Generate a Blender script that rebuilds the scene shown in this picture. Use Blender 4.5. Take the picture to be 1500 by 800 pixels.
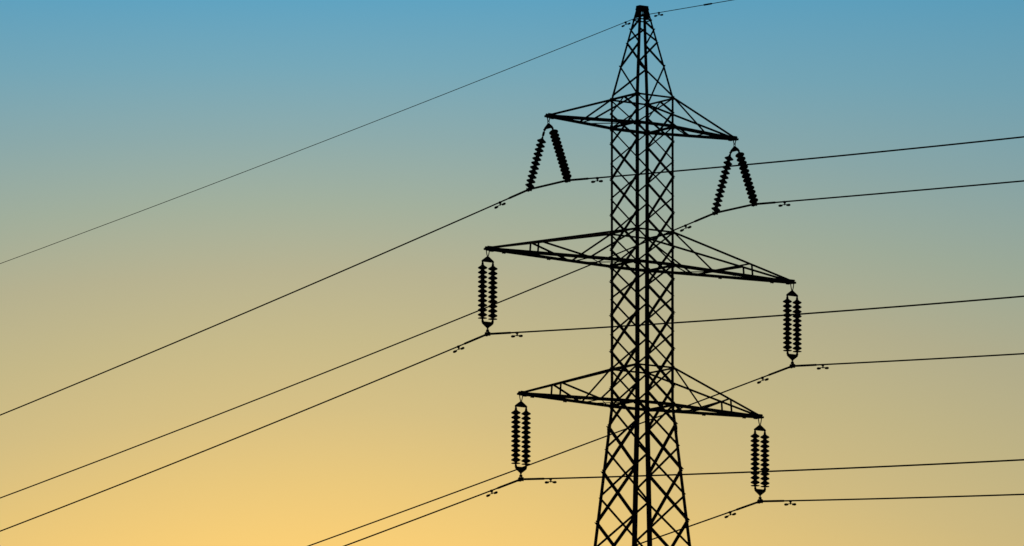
import bpy, bmesh, math, random
from mathutils import Vector, Matrix
random.seed(7)
S = bpy.context.scene
COL = S.collection
for o in list(bpy.data.objects):
    bpy.data.objects.remove(o, do_unlink=True)

# ------------------------------------------------------------------ camera
EYE = 1.6
cd = bpy.data.cameras.new('Camera')
cam = bpy.data.objects.new('Camera', cd); COL.objects.link(cam)
cd.sensor_width = 36.0
cd.lens = 36.0 * 10924.63 / 1500.0
cam.location = (0.0, -234.434, EYE)
PITCH, YAW, ROLL = 0.15420, 0.01767, 0.00266
cam.rotation_euler = (Matrix.Rotation(YAW, 3, 'Z') @ Matrix.Rotation(math.pi / 2 + PITCH, 3, 'X') @ Matrix.Rotation(ROLL, 3, 'Z')).to_euler()
cd.clip_start = 0.5
cd.clip_end = 30000.0
S.camera = cam

# ------------------------------------------------------------------ exposure
S.view_settings.view_transform = 'Standard'
S.view_settings.look = 'None'
S.view_settings.exposure = 0.0
S.view_settings.gamma = 1.0
S.view_settings.use_curve_mapping = False

# ------------------------------------------------------------------ dusk sky
SUN_AZ = math.radians(-2.5)        # clockwise from +Y: the set sun is a little left of the tower
SUN_EL = math.radians(0.6)
def lin(c):
    c = c / 255.0
    return c / 12.92 if c <= 0.04045 else ((c + 0.055) / 1.055) ** 2.4
W = bpy.data.worlds.new('World'); S.world = W
W.use_nodes = True
nt = W.node_tree; nt.nodes.clear()
N = nt.nodes.new; L = nt.links.new
def math_node(op, a, b=None, c=None, clamp=False):
    n = N('ShaderNodeMath'); n.operation = op; n.use_clamp = clamp
    for i, v in enumerate((a, b, c)):
        if v is None: continue
        if isinstance(v, (int, float)): n.inputs[i].default_value = v
        else: L(v, n.inputs[i])
    return n.outputs[0]
tc = N('ShaderNodeTexCoord')
nrm = N('ShaderNodeVectorMath'); nrm.operation = 'NORMALIZE'; L(tc.outputs['Generated'], nrm.inputs[0])
sep = N('ShaderNodeSeparateXYZ'); L(nrm.outputs[0], sep.inputs[0])
el = math_node('ARCSINE', sep.outputs[2])
az = math_node('ARCTAN2', sep.outputs[0], sep.outputs[1])
daz = math_node('SUBTRACT', az, SUN_AZ)
adz = math_node('ABSOLUTE', daz)
# t: 0 high in the blue (11.1 degrees), 1 in the glow (6.9 degrees)
EL_TOP, EL_BOT = 0.1908, 0.1176
t0 = math_node('DIVIDE', math_node('SUBTRACT', EL_TOP, el), EL_TOP - EL_BOT)
# the glow arches over the sunken sun: away from it the same colour sits lower
sa = math_node('SUBTRACT', math_node('SQRT', math_node('ADD', math_node('MULTIPLY', daz, daz), 0.0009)), 0.03)   # soft |azimuth from the sun|
arch = math_node('MULTIPLY', math_node('TANH', math_node('MULTIPLY', sa, 4.15)), 0.9)
t0c = math_node('POWER', math_node('MAXIMUM', t0, 0.0), 1.02)
t = math_node('SUBTRACT', t0, math_node('MULTIPLY', arch, t0c))
dim = math_node('SUBTRACT', 1.0, math_node('MULTIPLY', math_node('TANH', math_node('MULTIPLY', sa, 2.7)), 0.5))    # the glow fades sideways
mr = N('ShaderNodeMapRange'); mr.inputs[1].default_value = -0.5; mr.inputs[2].default_value = 2.7
mr.inputs[3].default_value = 0.0; mr.inputs[4].default_value = 1.0; L(t, mr.inputs[0])
ramp = N('ShaderNodeValToRGB'); L(mr.outputs[0], ramp.inputs[0])
SKY = [(-0.50, (72, 136, 180)), (-0.12, (88, 157, 192)), (0.0, (96, 163, 193)), (0.125, (118, 168, 185)),
       (0.25, (141, 171, 172)), (0.375, (163, 176, 157)), (0.50, (184, 179, 145)), (0.625, (199, 186, 138)),
       (0.75, (214, 192, 133)), (0.875, (233, 200, 125)), (1.0, (250, 207, 119)), (1.25, (255, 204, 104)),
       (1.8, (255, 190, 92)), (2.7, (240, 150, 84))]
cr = ramp.color_ramp
cr.interpolation = 'LINEAR'
while len(cr.elements) > 1: cr.elements.remove(cr.elements[-1])
for i, (p, c) in enumerate(SKY):
    q = (p + 0.5) / 3.2
    e = cr.elements[0] if i == 0 else cr.elements.new(q)
    e.position = q
    e.color = (lin(c[0]), lin(c[1]), lin(c[2]), 1)
sky = N('ShaderNodeTexSky'); sky.sky_type = 'NISHITA'; sky.sun_disc = False
sky.sun_elevation = SUN_EL; sky.sun_rotation = SUN_AZ
sky.air_density = 1.0; sky.dust_density = 1.0; sky.ozone_density = 2.0
skys = N('ShaderNodeVectorMath'); skys.operation = 'SCALE'; skys.inputs['Scale'].default_value = 0.05
L(sky.outputs[0], skys.inputs[0])
# the western glow passes into the dim dusk sky overhead and behind
f_el = N('ShaderNodeMapRange'); f_el.interpolation_type = 'SMOOTHSTEP'
f_el.inputs[1].default_value = 0.21; f_el.inputs[2].default_value = 0.60; L(el, f_el.inputs[0])
f_az = N('ShaderNodeMapRange'); f_az.interpolation_type = 'SMOOTHSTEP'
f_az.inputs[1].default_value = 0.16; f_az.inputs[2].default_value = 0.9; L(adz, f_az.inputs[0])
fac = math_node('MAXIMUM', f_el.outputs[0], f_az.outputs[0])
mix = N('ShaderNodeMix'); mix.data_type = 'RGBA'; L(fac, mix.inputs[0])
glow = N('ShaderNodeVectorMath'); glow.operation = 'SCALE'; L(ramp.outputs[0], glow.inputs[0]); L(dim, glow.inputs['Scale'])
L(glow.outputs[0], mix.inputs[6]); L(skys.outputs[0], mix.inputs[7])
bg = N('ShaderNodeBackground'); bg.inputs[1].default_value = 1.0; L(mix.outputs[2], bg.inputs[0])
wo = N('ShaderNodeOutputWorld'); L(bg.outputs[0], wo.inputs[0])

# ------------------------------------------------------------------ the set sun: only a trace of light is left
sd = bpy.data.lights.new('Sun', 'SUN'); sd.energy = 0.15; sd.angle = math.radians(0.5); sd.color = (1.0, 0.62, 0.32)
sun = bpy.data.objects.new('Sun', sd); COL.objects.link(sun)
sdir = Vector((math.sin(SUN_AZ) * math.cos(SUN_EL), math.cos(SUN_AZ) * math.cos(SUN_EL), math.sin(SUN_EL)))
sun.rotation_euler = (-sdir).to_track_quat('-Z', 'Y').to_euler()

# ------------------------------------------------------------------ materials
def material(name, c1, c2, scale, rough, spec=0.2, metal=0.0, bump=0.0):
    m = bpy.data.materials.new(name); m.use_nodes = True
    t = m.node_tree; b = t.nodes['Principled BSDF']
    co = t.nodes.new('ShaderNodeTexCoord')
    n = t.nodes.new('ShaderNodeTexNoise'); n.inputs['Scale'].default_value = scale; n.inputs['Detail'].default_value = 5
    t.links.new(co.outputs['Object'], n.inputs['Vector'])
    r = t.nodes.new('ShaderNodeValToRGB'); r.color_ramp.elements[0].position = 0.35; r.color_ramp.elements[1].position = 0.68
    r.color_ramp.elements[0].color = (*c1, 1); r.color_ramp.elements[1].color = (*c2, 1)
    t.links.new(n.outputs['Fac'], r.inputs[0]); t.links.new(r.outputs[0], b.inputs['Base Color'])
    b.inputs['Roughness'].default_value = rough
    b.inputs['Specular IOR Level'].default_value = spec
    b.inputs['Metallic'].default_value = metal
    if bump:
        bp = t.nodes.new('ShaderNodeBump'); bp.inputs['Strength'].default_value = bump
        t.links.new(n.outputs['Fac'], bp.inputs['Height']); t.links.new(bp.outputs[0], b.inputs['Normal'])
    return m
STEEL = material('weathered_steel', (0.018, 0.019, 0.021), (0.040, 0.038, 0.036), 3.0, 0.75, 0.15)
FITTING = material('forged_fitting', (0.016, 0.016, 0.017), (0.034, 0.031, 0.028), 14.0, 0.7, 0.15)
GLAZE = material('brown_glaze', (0.022, 0.012, 0.008), (0.036, 0.018, 0.011), 9.0, 0.45, 0.25)
CABLE = material('stranded_cable', (0.022, 0.022, 0.023), (0.040, 0.040, 0.041), 20.0, 0.7, 0.15)
CONCRETE = material('concrete', (0.22, 0.21, 0.19), (0.34, 0.33, 0.30), 4.0, 0.9, 0.2, bump=0.3)
GRASS = material('rough_grass', (0.030, 0.040, 0.014), (0.075, 0.080, 0.030), 0.35, 0.95, 0.1, bump=0.6)

# ------------------------------------------------------------------ helpers
def link(name, bm, mat, parent=None, smooth=False):
    me = bpy.data.meshes.new(name)
    bmesh.ops.recalc_face_normals(bm, faces=bm.faces[:])
    bm.to_mesh(me); bm.free()
    if smooth:
        for p in me.polygons: p.use_smooth = True
    me.materials.append(mat)
    o = bpy.data.objects.new(name, me); COL.objects.link(o)
    if parent: o.parent = parent
    return o
def empty(name, loc=(0, 0, 0)):
    o = bpy.data.objects.new(name, None); COL.objects.link(o)
    o.location = loc; o.empty_display_size = 0.2
    return o
def tag(o, label, cat, group=None):
    o['label'] = label; o['category'] = cat
    if group: o['group'] = group
    return o
def loft(bm, rings, closed=True, caps=True):
    rv = [[bm.verts.new(p) for p in r] for r in rings]
    n = len(rv[0])
    for a, b in zip(rv, rv[1:]):
        for i in range(n if closed else n - 1):
            j = (i + 1) % n
            bm.faces.new((a[i], a[j], b[j], b[i]))
    if caps:
        bm.faces.new(rv[0][::-1]); bm.faces.new(rv[-1])
def frame(d, hint):
    d = d.normalized()
    e1 = hint - d * hint.dot(d)
    if e1.length < 1e-5: e1 = Vector((1, 0, 0)) - d * d.x
    e1.normalize()
    return d, e1, d.cross(e1).normalized()
def angle(bm, A, B, w, n, t=0.007, flip=1, w2=None):
    """rolled angle from A to B: one leg flat in the plane whose normal is n, the other leg standing along n"""
    A = Vector(A); B = Vector(B)
    w2 = w if w2 is None else w2
    d, e, f = frame(B - A, Vector(n))       # e ~ n, f in plane
    f = f * flip
    sec = [(-w / 2, 0), (w / 2, 0), (w / 2, t), (-w / 2 + t, t), (-w / 2 + t, w2), (-w / 2, w2)]
    loft(bm, [[P + f * a + e * b for a, b in sec] for P in (A, B)])
def rod(bm, pts, r, seg=8, hint=Vector((0, 0, 1)), radii=None):
    pts = [Vector(p) for p in pts]
    rings = []
    for i, p in enumerate(pts):
        d = pts[min(i + 1, len(pts) - 1)] - pts[max(i - 1, 0)]
        h = hint if abs(d.normalized().dot(hint)) < 0.95 else Vector((1, 0, 0))
        d, e, f = frame(d, h)
        rr = radii[i] if radii else r
        rings.append([p + e * rr * math.cos(2 * math.pi * k / seg) + f * rr * math.sin(2 * math.pi * k / seg) for k in range(seg)])
    loft(bm, rings)
def lathe(bm, O, d, prof, seg=24):
    """prof: list of (distance along d, radius)"""
    O = Vector(O); d = Vector(d)
    d, e, f = frame(d, Vector((0.31, 0.95, 0.02)))
    loft(bm, [[O + d * h + e * r * math.cos(2 * math.pi * k / seg) + f * r * math.sin(2 * math.pi * k / seg) for k in range(seg)] for h, r in prof])
def box(bm, C, ax, size):
    C = Vector(C); a, b, c = ax; x, y, z = (s / 2 for s in size)
    loft(bm, [[C + a * sx * x + b * sy * y + c * k * z for sx, sy in ((-1, -1), (1, -1), (1, 1), (-1, 1))] for k in (-1, 1)])
def plate(bm, pts, n, th):
    n = Vector(n).normalized() * th / 2
    loft(bm, [[Vector(p) - n for p in pts], [Vector(p) + n for p in pts]])

# ------------------------------------------------------------------ the ground
bm = bmesh.new()
ring_r = [0, 6, 14, 30, 60, 120, 250, 500, 1000, 2200, 5000, 12000]
prev = None
for r in ring_r:
    if r == 0:
        prev = [bm.verts.new((0, 0, 0))]; continue
    cur = [bm.verts.new((r * math.cos(2 * math.pi * k / 48), r * math.sin(2 * math.pi * k / 48),
            0.0 if r < 14 or 200 < r < 300 else random.uniform(-0.12, 0.12) * min(r / 60, 3))) for k in range(48)]
    for k in range(48):
        j = (k + 1) % 48
        if len(prev) == 1: bm.faces.new((prev[0], cur[k], cur[j]))
        else: bm.faces.new((prev[k], cur[k], cur[j], prev[j]))
    prev = cur
g = link('ground', bm, GRASS); g['kind'] = 'structure'
if sum(p.normal.z for p in g.data.polygons) < 0:
    g.data.flip_normals()

# ------------------------------------------------------------------ the tower
AL = 0.62204
U = Vector((math.cos(AL), math.sin(AL), 0))       # along the crossarms
V = Vector((-math.sin(AL), math.cos(AL), 0))      # along the line
Z = Vector((0, 0, 1))
HALF = 0.720
Z_TU, Z_TB = 42.067 + EYE, 41.146 + EYE
Z_MU, Z_MB = 37.726 + EYE, 36.681 + EYE
Z_LU, Z_LB = 33.375 + EYE, 32.197 + EYE
Z_TOP = 45.07 + EYE
def half(z, axis='u'):
    if z >= Z_TU: return HALF - (0.1897 if axis == 'u' else 0.2115) * (z - Z_TU)
    if z >= Z_LB: return HALF
    return HALF + 0.0865 * (Z_LB - z)
CORN = {'L': (-1, 1), 'N': (-1, -1), 'F': (1, 1), 'R': (1, -1)}
def corner(c, z, out=0.0):
    su, sv = CORN[c]
    return U * (su * (half(z, 'u') + out)) + V * (sv * (half(z, 'v') + out)) + Z * z
# height of a joint from its measured row on the outer left leg
ROWS = [(8.0, Z_TOP), (146.5, Z_TU), (188.8, Z_TB), (342.8, Z_MU), (390.8, Z_MB), (540.5, Z_LU), (594.8, Z_LB), (800.0, Z_LB - 4.52)]
def zrow(y):
    for (a, za), (b, zb) in zip(ROWS, ROWS[1:]):
        if y <= b: return za + (zb - za) * (y - a) / (b - a)
    (a, za), (b, zb) = ROWS[-2:]
    return zb + (zb - za) / (b - a) * (y - b)

tower = tag(empty('transmission_tower'), 'tall dark lattice steel pylon with three pairs of tapering crossarms', 'pylon')

LEGW = [(0.0, 0.15), (Z_LB - 6, 0.122), (Z_LB, 0.114), (Z_LB, 0.104), (Z_MB, 0.100), (Z_MB, 0.088), (Z_TB, 0.082), (Z_TU, 0.076), (Z_TOP, 0.064)]
for c, (su, sv) in CORN.items():
    bm = bmesh.new(); rings = []; th = 0.010
    for i, (z, w) in enumerate(LEGW):
        zz = z + (0.004 if i and LEGW[i - 1][0] == z else 0)
        P = corner(c, zz); a = -U * su; b = -V * sv
        sec = [(0, 0), (w, 0), (w, th), (th, th), (th, w), (0, w)]
        rings.append([P + a * x + b * y for x, y in sec])
    loft(bm, rings)
    # splice plates with bolts where two lengths of leg meet
    for zs in (Z_LB - 0.9, Z_MB - 1.6, Z_TB - 1.3):
        P = corner(c, zs, 0.006)
        for d, n in ((-U * su, V * sv), (-V * sv, U * su)):
            box(bm, P + d * 0.045, (d, n, Z), (0.055, 0.010, 0.42))
            for k in (-0.15, -0.05, 0.05, 0.15):
                rod(bm, [P + d * 0.045 + Z * k + n * 0.003, P + d * 0.045 + Z * k + n * 0.024], 0.013, 6)
    link('leg', bm, STEEL, tower)
    bm = bmesh.new()
    P = corner(c, 0.0)
    rings = [[P + Vector((x * r, y * r, h)) for x, y in ((-1, -1), (1, -1), (1, 1), (-1, 1))] for h, r in ((-0.6, 0.55), (0.18, 0.5), (0.30, 0.40))]
    loft(bm, rings); link('footing', bm, CONCRETE, tower)

FACES = {'LN': ('L', 'N', -U), 'FR': ('F', 'R', U), 'NR': ('N', 'R', -V), 'LF': ('L', 'F', V)}
def bolts(bm, P, n, k=1, r=0.017, l=0.036):
    rod(bm, [P, P + n * l], r, 6)
def brace_pair(face, zt, zb, w, bolted=False, lower=None):
    a, b, n = FACES[face]; f1 = -1 if face in ('LN', 'FR') else 1
    bm = lower if lower is not None else bmesh.new()
    th = 0.010
    for (c1, z1, c2, z2, off, fl) in ((a, zt, b, zb, 0.0015, f1), (b, zt, a, zb, -th - 0.0015, -1)):
        P, Q = corner(c1, z1), corner(c2, z2)
        d = (Q - P).normalized()
        # ends lap on the leg flange; one member outside, the other inside
        nn = n if off > 0 else -n
        P2 = P + n * off + d * 0.012; Q2 = Q + n * off - d * 0.012
        ww = w * (0.74 if off > 0 and face in ('NR', 'LF') else 1.0)
        angle(bm, P2, Q2, ww, nn, 0.006, fl, w2=ww * 0.85)
    if bolted:
        for c in (a, b):
            for z in (zt, zb):
                P = corner(c, z); inw = (corner(b if c == a else a, z) - P).normalized()
                bolts(bm, P + inw * 0.03 + n * 0.002, n, r=0.026, l=0.034)
    # bolt through the crossing
    M = (corner(a, zt) + corner(b, zb)) / 2
    rod(bm, [M - n * 0.03, M + n * 0.02], 0.014, 6)
    if lower is None: link('cross_brace', bm, STEEL, tower)
A_ROWS = [168, 211.5, 263.5, 315.5, 366, 412.5, 461.8, 514.3, 568.5, 624.5, 690.4, 764.5, 846]
B_ROWS = [146.5, 188.8, 239.5, 291.5, 342.8, 390.8, 437.5, 488.8, 540.5, 594.8, 656, 726.4, 803]
def aw(y): return 0.054 if y < 200 else 0.064 if y < 380 else 0.073 if y < 590 else 0.084
def bw(y): return 0.046 if y < 200 else 0.054 if y < 380 else 0.062 if y < 590 else 0.074
for f in ('LN', 'FR'):
    rows = [y - (1.0 + max(y - 400, 0) / 220) for y in A_ROWS] if f == 'LN' else A_ROWS
    for y0, y1 in zip(rows, rows[1:]): brace_pair(f, zrow(y0), zrow(y1), aw(y0), True)
    # half panel under the top ring
    a, b, n = FACES[f]
    M = (corner(a, Z_TU) + corner(b, Z_TU)) / 2
    for c, fl, off in ((a, 1, 0.0015), (b, -1, -0.0115)):
        bm = bmesh.new(); angle(bm, M + n * off, corner(c, zrow(168)) + n * off, 0.054, n if off > 0 else -n, 0.006, fl)
        link('diagonal_brace', bm, STEEL, tower)
for f in ('NR', 'LF'):
    for y0, y1 in zip(B_ROWS, B_ROWS[1:]): brace_pair(f, zrow(y0), zrow(y1), bw(y0))
# below the picture the panels go on growing to the ground
for f, y0 in (('LN', 846), ('FR', 846), ('NR', 803), ('LF', 803)):
    bm = bmesh.new(); st = 86.0; y = float(y0)
    while zrow(y + st) > 0.9:
        brace_pair(f, zrow(y), zrow(y + st), 0.066, f in ('LN', 'FR'), bm); y += st; st *= 1.10
    brace_pair(f, zrow(y), 0.45, 0.066, False, bm)
    link('lower_lattice', bm, STEEL, tower)
# single zigzag bracing of the peak
def pz(y): return zrow(y)
PEAK = {'LN': [('N', 27), ('L', 42), ('N', 64), ('L', 97), ('N', 146)],
        'LF': [('F', 38), ('L', 61), ('F', 96), ('L', 141)],
        'NR': [('N', 42), ('R', 61), ('N', 97), ('R', 144)],
        'FR': [('F', 27), ('R', 42), ('F', 61), ('R', 97), ('F', 146)]}
for f, nodes in PEAK.items():
    n = FACES[f][2]
    for i, ((c1, y1), (c2, y2)) in enumerate(zip(nodes, nodes[1:])):
        bm = bmesh.new(); off = 0.0015 if i % 2 else -0.0115
        P, Q = corner(c1, pz(y1)) + n * off, corner(c2, pz(y2)) + n * off
        d = (Q - P).normalized()
        angle(bm, P + d * 0.01, Q - d * 0.01, 0.052 if i % 2 == (1 if f in ('NR', 'LF') else 0) else 0.066, n if off > 0 else -n, 0.005, 1 if i % 2 else -1)
        if f in ('LN', 'FR') and i:
            bolts(bm, P + (corner(FACES[f][0], pz(y1)) * 0 + n * 0.002), n, l=0.03)
        link('diagonal_brace', bm, STEEL, tower)
# horizontal struts on every ring
for z, up in ((Z_TU, 1), (Z_TB, 0), (Z_MU, 1), (Z_MB, 0), (Z_LU, 1), (Z_LB, 0), (pz(28.5), 2)):
    for f, (a, b, n) in FACES.items():
        bm = bmesh.new()
        ext = 0.0
        w = 0.052 if up == 1 else 0.070
        if up == 2: w = 0.036
        P, Q = corner(a, z), corner(b, z); d = (Q - P).normalized()
        if up == 0 and f in ('NR', 'LF'): w = 0.092
        o = n * 0.013
        angle(bm, P + o + d * 0.004, Q + o - d * 0.004, w, n, 0.008, 1, w2=w * 0.8)
        if up != 2:
            for e, s in ((P, 1), (Q, -1)):         # gusset at the corner joint
                K = e + n * 0.024 + d * s * 0.055
                g = 1.0 if up else 1.55
                plate(bm, [K + d * s * -0.055 + Z * 0.065 * g, K + d * s * 0.03 * g + Z * 0.045 * g, K + d * s * 0.06 * g - Z * 0.04 * g, K + d * s * -0.055 - Z * 0.065 * g], n, 0.008)
                for q in (0.03, -0.03): rod(bm, [K + Z * q, K + Z * q + n * 0.018], 0.012, 6)
        link('horizontal_strut', bm, STEEL, tower)
# plates round the top of the peak
bm = bmesh.new()
zb_, zm_ = zrow(26.5), zrow(13.5)
for su in (-1, 1):
    n = U * su
    def q(sv, z): return n * (half(z, 'u') + 0.014) + V * (su * sv * half(z, 'v')) + Z * z
    plate(bm, [q(-1.15, Z_TOP), q(1.15, Z_TOP), q(0.80, zb_), q(-0.25, zb_), q(-0.4, zm_), q(-1.05, zm_)], n, 0.010)
box(bm, Z * (Z_TOP + 0.008), (U, V, Z), (2 * half(Z_TOP, 'u') + 0.05, 2 * half(Z_TOP, 'v') + 0.04, 0.016))
for sv in (-1, 1):
    box(bm, V * sv * (half(Z_TOP, 'v') + 0.018) + Z * (Z_TOP - 0.05), (U, V, Z), (2 * half(Z_TOP, 'u') + 0.02, 0.010, 0.095))
link('peak_cap', bm, STEEL, tower)
bm = bmesh.new()
box(bm, Z * (Z_TOP - 0.09), (U, V, Z), (0.05, 0.06, 0.16))
rod(bm, [Z * (Z_TOP - 0.15), Z * (Z_TOP - 0.27)], 0.016, 8)
link('hanger_plate', bm, STEEL, tower)

# crossarms
ARM = {('top', -1): 3.648, ('top', 1): 3.655, ('mid', -1): 5.958, ('mid', 1): 5.950, ('low', -1): 4.676, ('low', 1): 4.642}
def crossarm(key, s, zu, zb, posts):
    La = ARM[key, s]; out = U * s
    zt = zb - 0.005
    def root(sv, z): return out * (HALF + 0.012) + V * sv * (HALF + 0.012) + Z * z
    def tipL(sv): return out * (La + 0.03) + V * sv * 0.045 + Z * zt
    def tipU(sv): return out * (La - 0.02) + V * sv * 0.040 + Z * (zt + 0.030)
    def low(sv, q): return tipL(sv).lerp(root(sv, zb), q)
    def upp(sv, q): return tipU(sv).lerp(root(sv, zu), q)
    bm = bmesh.new()
    for sv in (-1, 1):
        angle(bm, tipL(sv), root(sv, zb) - out * 0.06, 0.100, V * -sv, 0.009, 1 if s * sv > 0 else -1, w2=0.084)
        for q in ((0.14, 0.50) if posts else ()):     # gussets bolted under the chords
            G = low(sv, q) - Z * 0.035
            box(bm, G + V * sv * 0.006, (out, V, Z), (0.13, 0.010, 0.075))
            for k in (-0.04, 0.04): rod(bm, [G + out * k - Z * 0.030 - V * 0.03, G + out * k - Z * 0.030 + V * 0.03], 0.012, 6)
    arm = link('cross_arm', bm, STEEL, tower)
    for sv in (-1, 1):
        bm = bmesh.new()
        angle(bm, tipU(sv), root(sv, zu) - out * 0.02, 0.068, V * -sv, 0.007, 1, w2=0.058)
        link('upper_chord', bm, STEEL, arm)
        off = V * sv * 0.009
        if posts:
            qp = 0.330 if sv * s > 0 else 0.352
            bm = bmesh.new(); angle(bm, upp(sv, qp) + off, low(sv, qp) + off, 0.046, V * sv, 0.006, w2=0.040)
            link('post', bm, STEEL, arm)
            bm = bmesh.new(); angle(bm, upp(sv, qp + 0.01) + off, low(sv, 0.675) + off, 0.054, V * sv, 0.006, w2=0.044)
            link('diagonal_brace', bm, STEEL, arm)
            bm = bmesh.new(); angle(bm, low(sv, 0.685) + off, root(sv, zu - 0.02) + off, 0.060, V * sv, 0.006, w2=0.050)
            link('diagonal_brace', bm, STEEL, arm)
        else:
            bm = bmesh.new(); angle(bm, low(sv, 0.51) + off, root(sv, zu - 0.02) + off, 0.060, V * sv, 0.006, w2=0.050)
            link('diagonal_brace', bm, STEEL, arm)
    bays = ((0.36, 0.68), (0.68, 0.99)) if posts else ((0.50, 0.99),)
    for i, (q0, q1) in enumerate(bays):
        bm = bmesh.new(); dz = -Z * 0.012
        angle(bm, low(-1, q0) + dz, low(1, q0) + dz, 0.030, -Z, 0.006)
        s1 = 1
        if i == len(bays) - 1: angle(bm, low(s1, q0 + 0.015) + dz * 2, low(-s1, q1) + dz * 2, 0.030, -Z, 0.006)
        if i == len(bays) - 1 and posts:
            angle(bm, low(-s1, q0 + 0.015) + dz * 3, low(s1, q1) + dz * 3, 0.028, -Z, 0.006)
        link('plan_brace', bm, STEEL, arm)
    bm = bmesh.new()
    for sv in (-1, 1):        # two cheek plates and their bolts at the tip
        c = out * (La - 0.02) + V * sv * 0.062 + Z * (zt + 0.03)
        plate(bm, [c + out * 0.075 + Z * 0.055, c - out * 0.16 + Z * 0.055, c - out * 0.16 - Z * 0.085, c + out * 0.03 - Z * 0.085, c + out * 0.075 - Z * 0.03], V, 0.010)
    box(bm, out * (La + 0.075) + Z * (zt - 0.010), (out, V, Z), (0.07, 0.15, 0.060))
    box(bm, out * (La - 0.16) + Z * (zt - 0.05), (out, V, Z), (0.11, 0.11, 0.055))
    rod(bm, [out * La - V * 0.10 + Z * (zt - 0.03), out * La + V * 0.10 + Z * (zt - 0.03)], 0.018, 8)
    for a in (-0.11, 0.05): rod(bm, [out * (La + a) - V * 0.09 + Z * (zt + 0.045), out * (La + a) + V * 0.09 + Z * (zt + 0.045)], 0.014, 6)
    link('hanger_plate', bm, STEEL, arm)
    return out * La + Z * (zt - 0.03)
TIP = {}
for key, zu, zb, po in (('top', Z_TU, Z_TB, False), ('mid', Z_MU, Z_MB, True), ('low', Z_LU, Z_LB, True)):
    for s in (-1, 1): TIP[key, s] = crossarm(key, s, zu, zb, po)

# ------------------------------------------------------------------ insulators
PITCHD = 0.149
DISC = [(-0.076, 0.044), (-0.072, 0.060), (-0.056, 0.070), (-0.044, 0.088), (-0.030, 0.114), (-0.012, 0.139), (0.000, 0.150), (0.014, 0.150),
        (0.028, 0.136), (0.036, 0.126), (0.038, 0.112), (0.050, 0.098), (0.054, 0.078), (0.066, 0.064), (0.073, 0.048), (0.084, 0.040)]
disc_mesh = None
def rotation_from(d):
    d, e, f = frame(Vector(d), Vector((0.31, 0.95, 0.02)))
    return Matrix((e, f, d)).transposed().to_4x4()
def disc(parent, P, d):
    """one porcelain disc, cap towards -d"""
    global disc_mesh
    if disc_mesh is None:
        bm = bmesh.new(); lathe(bm, (0, 0, 0), Z, DISC, 28)
        o = link('disc', bm, GLAZE, parent, True); disc_mesh = o.data
    else:
        o = bpy.data.objects.new('disc', disc_mesh); COL.objects.link(o); o.parent = parent
    o.matrix_local = Matrix.Translation(P) @ rotation_from(d)
    return o
def shackle(parent, top, length, width, axis):
    """U loop from the hanger bolt down to the yoke"""
    bm = bmesh.new(); top = Vector(top)
    pts = []
    for k in range(17):
        a = math.pi * k / 16
        x = math.cos(a); y = math.sin(a)
        sx = (1 if x > 0 else -1) * abs(x) ** 0.55
        pts.append(top + axis * sx * width * (1 - 0.45 * y) - Z * (y ** 0.9) * length)
    rod(bm, pts, 0.016, 8, hint=axis.cross(Z))
    return link('shackle', bm, FITTING, parent, True)
def hang_clamp(parent, P, axis, tall):
    """suspension clamp: link, trunnion straps with an opening, boat-shaped body on the wire"""
    bm = bmesh.new(); P = Vector(P); side = axis.cross(Z).normalized()
    if tall:
        rod(bm, [P + Z * 0.23, P + Z * 0.205, P + Z * 0.18, P + Z * 0.155, P + Z * 0.13], 0.02, 8, radii=[0.014, 0.014, 0.036, 0.018, 0.034])
        for s in (-1, 1):
            for s2 in (-1, 1):
                rod(bm, [P + Z * 0.135 + side * s2 * 0.015, P + Z * 0.02 + axis * s * 0.068 + side * s2 * 0.03], 0.017, 8)
        box(bm, P + Z * 0.125, (axis, side, Z), (0.07, 0.075, 0.03))
    rings = []
    for a, hw, lo, hi in ((-0.125, 0.030, -0.045, 0.030), (-0.08, 0.042, -0.065, 0.045), (-0.03, 0.046, -0.060, 0.052), (0.03, 0.046, -0.060, 0.052), (0.08, 0.042, -0.065, 0.045), (0.125, 0.030, -0.045, 0.030)):
        rings.append([P + axis * a + side * x + Z * z for x, z in ((-hw, lo * 0.6), (-hw * 0.5, lo), (hw * 0.5, lo), (hw, lo * 0.6), (hw, hi * 0.7), (hw * 0.4, hi), (-hw * 0.4, hi), (-hw, hi * 0.7))])
    loft(bm, rings)
    for a in (-0.085, 0.085):
        for s in (-1, 1): rod(bm, [P + axis * a + side * s * 0.036 - Z * 0.068, P + axis * a + side * s * 0.036 + Z * 0.058], 0.012, 6)
    return link('suspension_clamp', bm, FITTING, parent)

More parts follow.
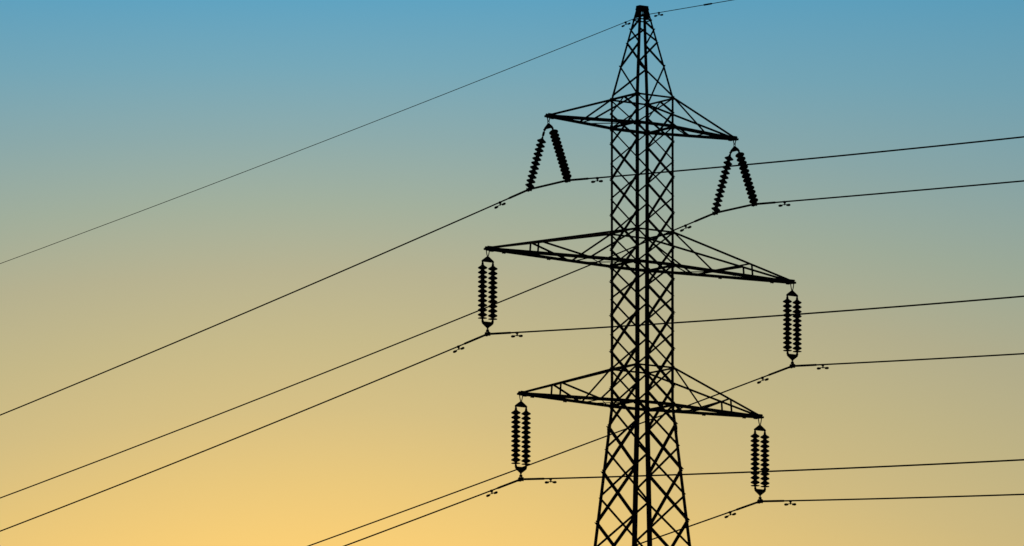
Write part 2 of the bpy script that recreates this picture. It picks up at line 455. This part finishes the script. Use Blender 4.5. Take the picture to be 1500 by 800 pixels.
def twin_set(root_name, drop):
    """two parallel vertical strings between yoke plates; local origin at the hanger bolt, drop = height of the wire below"""
    t = empty(root_name)
    shackle(t, Z * 0.02, 0.225, 0.064, U)
    ya = -0.225
    bm = bmesh.new()
    plate(bm, [Z * (ya + 0.012) - U * 0.03, Z * (ya + 0.012) + U * 0.03, U * 0.215 - Z * 0.345, U * 0.235 - Z * 0.375, U * 0.215 - Z * 0.415, U * 0.165 - Z * 0.398,
               -U * 0.165 - Z * 0.398, -U * 0.215 - Z * 0.415, -U * 0.235 - Z * 0.375, -U * 0.215 - Z * 0.345], V, 0.030)
    for q in (-0.195, 0.195): rod(bm, [U * q - Z * 0.38 - V * 0.04, U * q - Z * 0.38 + V * 0.04], 0.018, 8)
    link('yoke_plate', bm, FITTING, t)
    z0 = -0.585                                    # widest row of the first disc
    for s in (-1, 1):
        bm = bmesh.new(); O = U * s * 0.195
        rod(bm, [O - Z * 0.40, O - Z * 0.42, O - Z * 0.45, O - Z * 0.50, O + Z * (z0 + 0.05)], 0.02, 10, radii=[0.018, 0.030, 0.036, 0.042, 0.044])
        zl = z0 - PITCHD * 10
        rod(bm, [O + Z * (z0 + 0.05), O + Z * (zl - 0.15), O + Z * (zl - 0.21), O + Z * (zl - 0.225)], 0.02, 10, radii=[0.02, 0.030, 0.036, 0.036])
        st = link('insulator_string', bm, FITTING, t)
        for k in range(11): disc(st, O + Z * (z0 - PITCHD * k), -Z)
        bm = bmesh.new()
        lathe(bm, O + Z * (zl - 0.108), -Z, [(-0.008, 0.03), (-0.010, 0.120), (-0.002, 0.142), (0.012, 0.142), (0.017, 0.120), (0.016, 0.03)], 28)
        link('end_plate', bm, FITTING, st, True)
    zy = z0 - PITCHD * 10 - 0.222
    bm = bmesh.new()
    plate(bm, [U * -0.215 + Z * (zy + 0.05), U * -0.155 + Z * (zy + 0.05), U * -0.150 + Z * (zy + 0.012), U * 0.150 + Z * (zy + 0.012), U * 0.155 + Z * (zy + 0.05), U * 0.215 + Z * (zy + 0.05),
               U * 0.215 - Z * 0.045 + Z * zy, U * 0.17 - Z * 0.085 + Z * zy, U * 0.03 - Z * 0.185 + Z * zy, U * -0.03 - Z * 0.185 + Z * zy, U * -0.17 - Z * 0.085 + Z * zy, U * -0.215 - Z * 0.045 + Z * zy], V, 0.030)
    link('yoke_plate', bm, FITTING, t)
    bm = bmesh.new()
    rod(bm, [Z * (zy - 0.165), Z * -(drop - 0.22)], 0.016, 8)
    link('link', bm, FITTING, t)
    hang_clamp(t, Z * -drop, V, True)
    return t
def copy_tree(o, parent=None):
    c = o.copy(); COL.objects.link(c)
    if parent: c.parent = parent
    for ch in list(o.children): copy_tree(ch, c)
    return c
ZC = {('top', -1): 38.9322, ('top', 1): 38.8702, ('mid', -1): 33.9722, ('mid', 1): 33.9513, ('low', -1): 29.4842, ('low', 1): 29.4673}
GI = 'insulator sets hanging from the crossarm tips'
LAB = {('mid', -1): 'twin vertical insulator strings under the left tip of the longest middle crossarm',
       ('mid', 1): 'twin vertical insulator strings under the right tip of the longest middle crossarm',
       ('low', -1): 'twin vertical insulator strings under the left tip of the lowest crossarm',
       ('low', 1): 'twin vertical insulator strings under the right tip of the lowest crossarm'}
for key in (('mid', -1), ('mid', 1), ('low', -1), ('low', 1)):
    drop = TIP[key].z - (ZC[key] + EYE)
    if key[1] == -1: src = t = twin_set('insulator_set', drop)
    else: t = copy_tree(src)
    t.location = TIP[key]
    if key[1] == 1:            # same set, wire at its own height
        t.location.z -= drop - (TIP[key[0], -1].z - (ZC[key[0], -1] + EYE))
    tag(t, LAB[key], 'insulator', GI)

VB = 1.0636
def vee_set(drop, long_link):
    """two strings spread along the line from one yoke"""
    t = empty('insulator_set')
    shackle(t, Z * 0.02, 0.165, 0.052, U)
    bm = bmesh.new()
    for s in (-1, 1): rod(bm, [-Z * 0.12 + U * 0.022 * s, -Z * 0.16 + U * 0.03 * s, -Z * 0.235 + U * 0.024 * s], 0.012, 8)
    rod(bm, [-Z * 0.235 - U * 0.04, -Z * 0.235 + U * 0.04], 0.014, 8)
    rod(bm, [-Z * 0.135 - U * 0.03, -Z * 0.135 + U * 0.03], 0.014, 8)
    link('link', bm, FITTING, t)
    bm = bmesh.new()
    yb = -0.355
    plate(bm, [Z * -0.205 - V * 0.022, Z * -0.205 + V * 0.022, V * 0.20 - Z * 0.315, V * 0.255 + Z * (yb - 0.03), V * 0.225 + Z * (yb - 0.08), V * 0.165 + Z * (yb - 0.02),
               -V * 0.165 + Z * (yb - 0.02), -V * 0.225 + Z * (yb - 0.08), -V * 0.255 + Z * (yb - 0.03), -V * 0.20 - Z * 0.315], U, 0.034)
    for q in (-0.21, 0.21): rod(bm, [V * q + Z * (yb - 0.03) - U * 0.045, V * q + Z * (yb - 0.03) + U * 0.045], 0.02, 8)
    link('yoke_plate', bm, FITTING, t)
    for s in (1, -1):
        A = V * s * 0.215 + Z * (yb - 0.03); B = V * s * VB - Z * (drop - 0.04)
        d = (B - A); Ln = d.length; d.normalize()
        bm = bmesh.new()
        if s == 1 and long_link:
            n = 11; start = 0.375
            rod(bm, [A, A + d * 0.06, A + d * 0.07, A + d * 0.20, A + d * 0.21, A + d * 0.25, A + d * 0.30], 0.02, 10, radii=[0.017, 0.017, 0.040, 0.040, 0.018, 0.030, 0.042])
        else:
            n = 13 if long_link else 12; start = 0.20 if s == 1 else 0.16
            rod(bm, [A, A + d * 0.05, A + d * 0.10, A + d * (start - 0.05)], 0.02, 10, radii=[0.020, 0.030, 0.042, 0.044])
        end = Ln - 0.09
        pitch = (end - start) / (n - 1)
        rod(bm, [A + d * (start - 0.05), A + d * (end + 0.06), B], 0.021, 10, radii=[0.022, 0.024, 0.026])
        st = link('insulator_string', bm, FITTING, t)
        for k in range(n): disc(st, A + d * (start + pitch * k), d)
        ca = V if True else d
        hang_clamp(t, V * s * VB - Z * drop, V, False)
    return t
for s, lab in ((-1, 'V-shaped insulator pair under the left tip of the top crossarm'), (1, 'V-shaped insulator pair under the right tip of the top crossarm')):
    t = vee_set(TIP['top', s].z - (ZC['top', s] + EYE), s == -1)
    t.location = TIP['top', s]
    tag(t, lab, 'insulator', GI)

# ------------------------------------------------------------------ wires
DL, DR = math.radians(-0.24932), math.radians(-0.12315)
def turn(v, a): return Vector((math.cos(a) * v.x - math.sin(a) * v.y, math.sin(a) * v.x + math.cos(a) * v.y, 0))
AWAY, NEAR = turn(V, DL), turn(-V, DR)
WIRES = {('top', -1): (38.9322, -0.11835, 2.807e-4, -0.08955, 3.362e-4), ('top', 1): (38.8702, -0.11613, 2.770e-4, -0.08446, 1.498e-4),
         ('mid', -1): (33.9722, -0.12093, 3.593e-4, -0.08918, 3.571e-4), ('mid', 1): (33.9513, -0.11226, 1.713e-4, -0.08763, 3.131e-4),
         ('low', -1): (29.4842, -0.11485, 2.508e-4, -0.08927, 3.215e-4), ('low', 1): (29.4673, -0.11038, 2.332e-4, -0.08964, 3.427e-4),
         'earth': (44.7814, -0.08116, 2.324e-4, -0.05669, 2.877e-4)}
def wire_point(key, side, s):
    """side +1 away to the left, -1 towards the camera side; s metres from the clamp"""
    z, kl, cl, kr, cr_ = WIRES[key]
    base = Vector((0, 0, 0)) if key == 'earth' else U * (key[1] * ARM[key])
    b = VB if key != 'earth' and key[0] == 'top' else 0.0
    k, c, d = (kl, cl, AWAY) if side == 1 else (kr, cr_, NEAR)
    return base + V * side * b + d * s + Z * (z + EYE + k * s + c * s * s)
def stations(end):
    out = [0.0, 0.4]; s = 0.4
    while s < end:
        s += 1.0 if s < 6 else 2.5 if s < 30 else 6.0
        out.append(min(s, end))
    return out
WLAB = {('top', -1): 'dark conductor cable carried by the V-shaped insulators on the left of the pylon',
        ('top', 1): 'dark conductor cable carried by the V-shaped insulators on the right of the pylon',
        ('mid', -1): 'dark conductor cable hung from the left end of the longest middle crossarm',
        ('mid', 1): 'dark conductor cable hung from the right end of the longest middle crossarm',
        ('low', -1): 'dark conductor cable hung from the left end of the lowest crossarm',
        ('low', 1): 'dark conductor cable hung from the right end of the lowest crossarm'}
for key in WIRES:
    earth = key == 'earth'
    r = 0.012 if earth else 0.0245
    left = [wire_point(key, 1, s) for s in stations(400.0)]
    right = [wire_point(key, -1, s) for s in stations(262.0)]
    if earth: pts = left[::-1] + right[1:]
    elif key[0] == 'top': pts = left[::-1] + right
    else: pts = left[::-1] + right[1:]
    bm = bmesh.new(); rod(bm, pts, r, 8)
    w = link('earth_wire' if earth else 'conductor', bm, CABLE, None, True)
    if earth:
        tag(w, 'thin earth wire running through the very top of the pylon peak', 'cable')
        bm = bmesh.new(); a, b = 3.33, 3.80
        rod(bm, [wire_point(key, -1, s) for s in (a, a + 0.05, b - 0.05, b)], 0.025, 10, radii=[0.014, 0.028, 0.028, 0.014])
        link('splice_sleeve', bm, FITTING, w, True)
        bm = bmesh.new(); P = wire_point(key, 1, 0.0)
        box(bm, P, (V, U, Z), (0.20, 0.06, 0.07)); rod(bm, [P + Z * 0.03, Z * (Z_TOP - 0.26)], 0.022, 8)
        link('suspension_clamp', bm, FITTING, w)
    else:
        tag(w, WLAB[key], 'cable', 'conductors strung across the pylon')
        bm = bmesh.new(); e = 1.30 if key[0] != 'top' else 1.14
        ss = [e, e - 0.04, 0.8, 0.4, 0.0]
        pl = [wire_point(key, 1, s) for s in ss]; pr = [wire_point(key, -1, s) for s in ss[::-1]]
        if key[0] != 'top': pr = pr[1:]
        rr = [0.026, 0.035] + [0.035] * (len(pl) - 2 + len(pr) - 2) + [0.035, 0.026]
        rod(bm, pl + pr, 0.036, 10, radii=rr)
        link('armour_rods', bm, CABLE, w, True)

# ------------------------------------------------------------------ vibration dampers: a clamp on the wire, a short cable, two bell weights
def make_damper():
    t = empty('vibration_damper'); X = Vector((1, 0, 0)); Y = Vector((0, 1, 0))
    bm = bmesh.new()
    box(bm, Z * -0.012, (X, Y, Z), (0.075, 0.06, 0.07))
    rod(bm, [Z * -0.03, Z * -0.075 + X * 0.012, Z * -0.115], 0.02, 8, radii=[0.032, 0.024, 0.028])
    rod(bm, [Z * -0.02 - Y * 0.05, Z * -0.02 + Y * 0.05], 0.012, 6)
    link('clamp', bm, FITTING, t)
    bm = bmesh.new()
    rod(bm, [X * x + Z * (-0.096 - 0.10 * x * x) for x in (-0.25, -0.17, -0.09, 0, 0.09, 0.17, 0.25)], 0.012, 8)
    link('messenger_cable', bm, CABLE, t, True)
    for s in (-1, 1):
        bm = bmesh.new()
        lathe(bm, X * s * 0.285 + Z * -0.118, X * -s, [(0, 0.018), (0.004, 0.034), (0.05, 0.041), (0.09, 0.038), (0.155, 0.029), (0.158, 0.016), (0.10, 0.014)], 16)
        link('weight', bm, FITTING, t, True)
    return t
side_txt = {('top', -1): 'the left V insulators', ('top', 1): 'the right V insulators', ('mid', -1): 'the left middle insulators', ('mid', 1): 'the right middle insulators',
            ('low', -1): 'the left lowest insulators', ('low', 1): 'the right lowest insulators', 'earth': 'the pylon peak'}
proto = None
for key in WIRES:
    for side in (1, -1):
        s = 0.92 if key == 'earth' else 1.63
        P = wire_point(key, side, s); d = (wire_point(key, side, s + 0.2) - wire_point(key, side, s - 0.2)).normalized()
        if d.x < 0: d = -d
        o = proto if proto is None else None
        if proto is None: o = proto = make_damper()
        else: o = copy_tree(proto)
        d, e, f = frame(d, Z)             # e up, f sideways
        M = Matrix((d, e.cross(d), e)).transposed().to_4x4()
        o.matrix_world = Matrix.Translation(P) @ M @ Matrix.Scale(0.78 if key == 'earth' else 1.0, 4) @ Matrix.Rotation(random.uniform(-0.12, 0.12), 4, 'X')
        tag(o, 'two-weight vibration damper on the cable just %s of %s' % ('left' if side == 1 else 'right', side_txt[key]), 'damper', 'vibration dampers clamped to the wires')
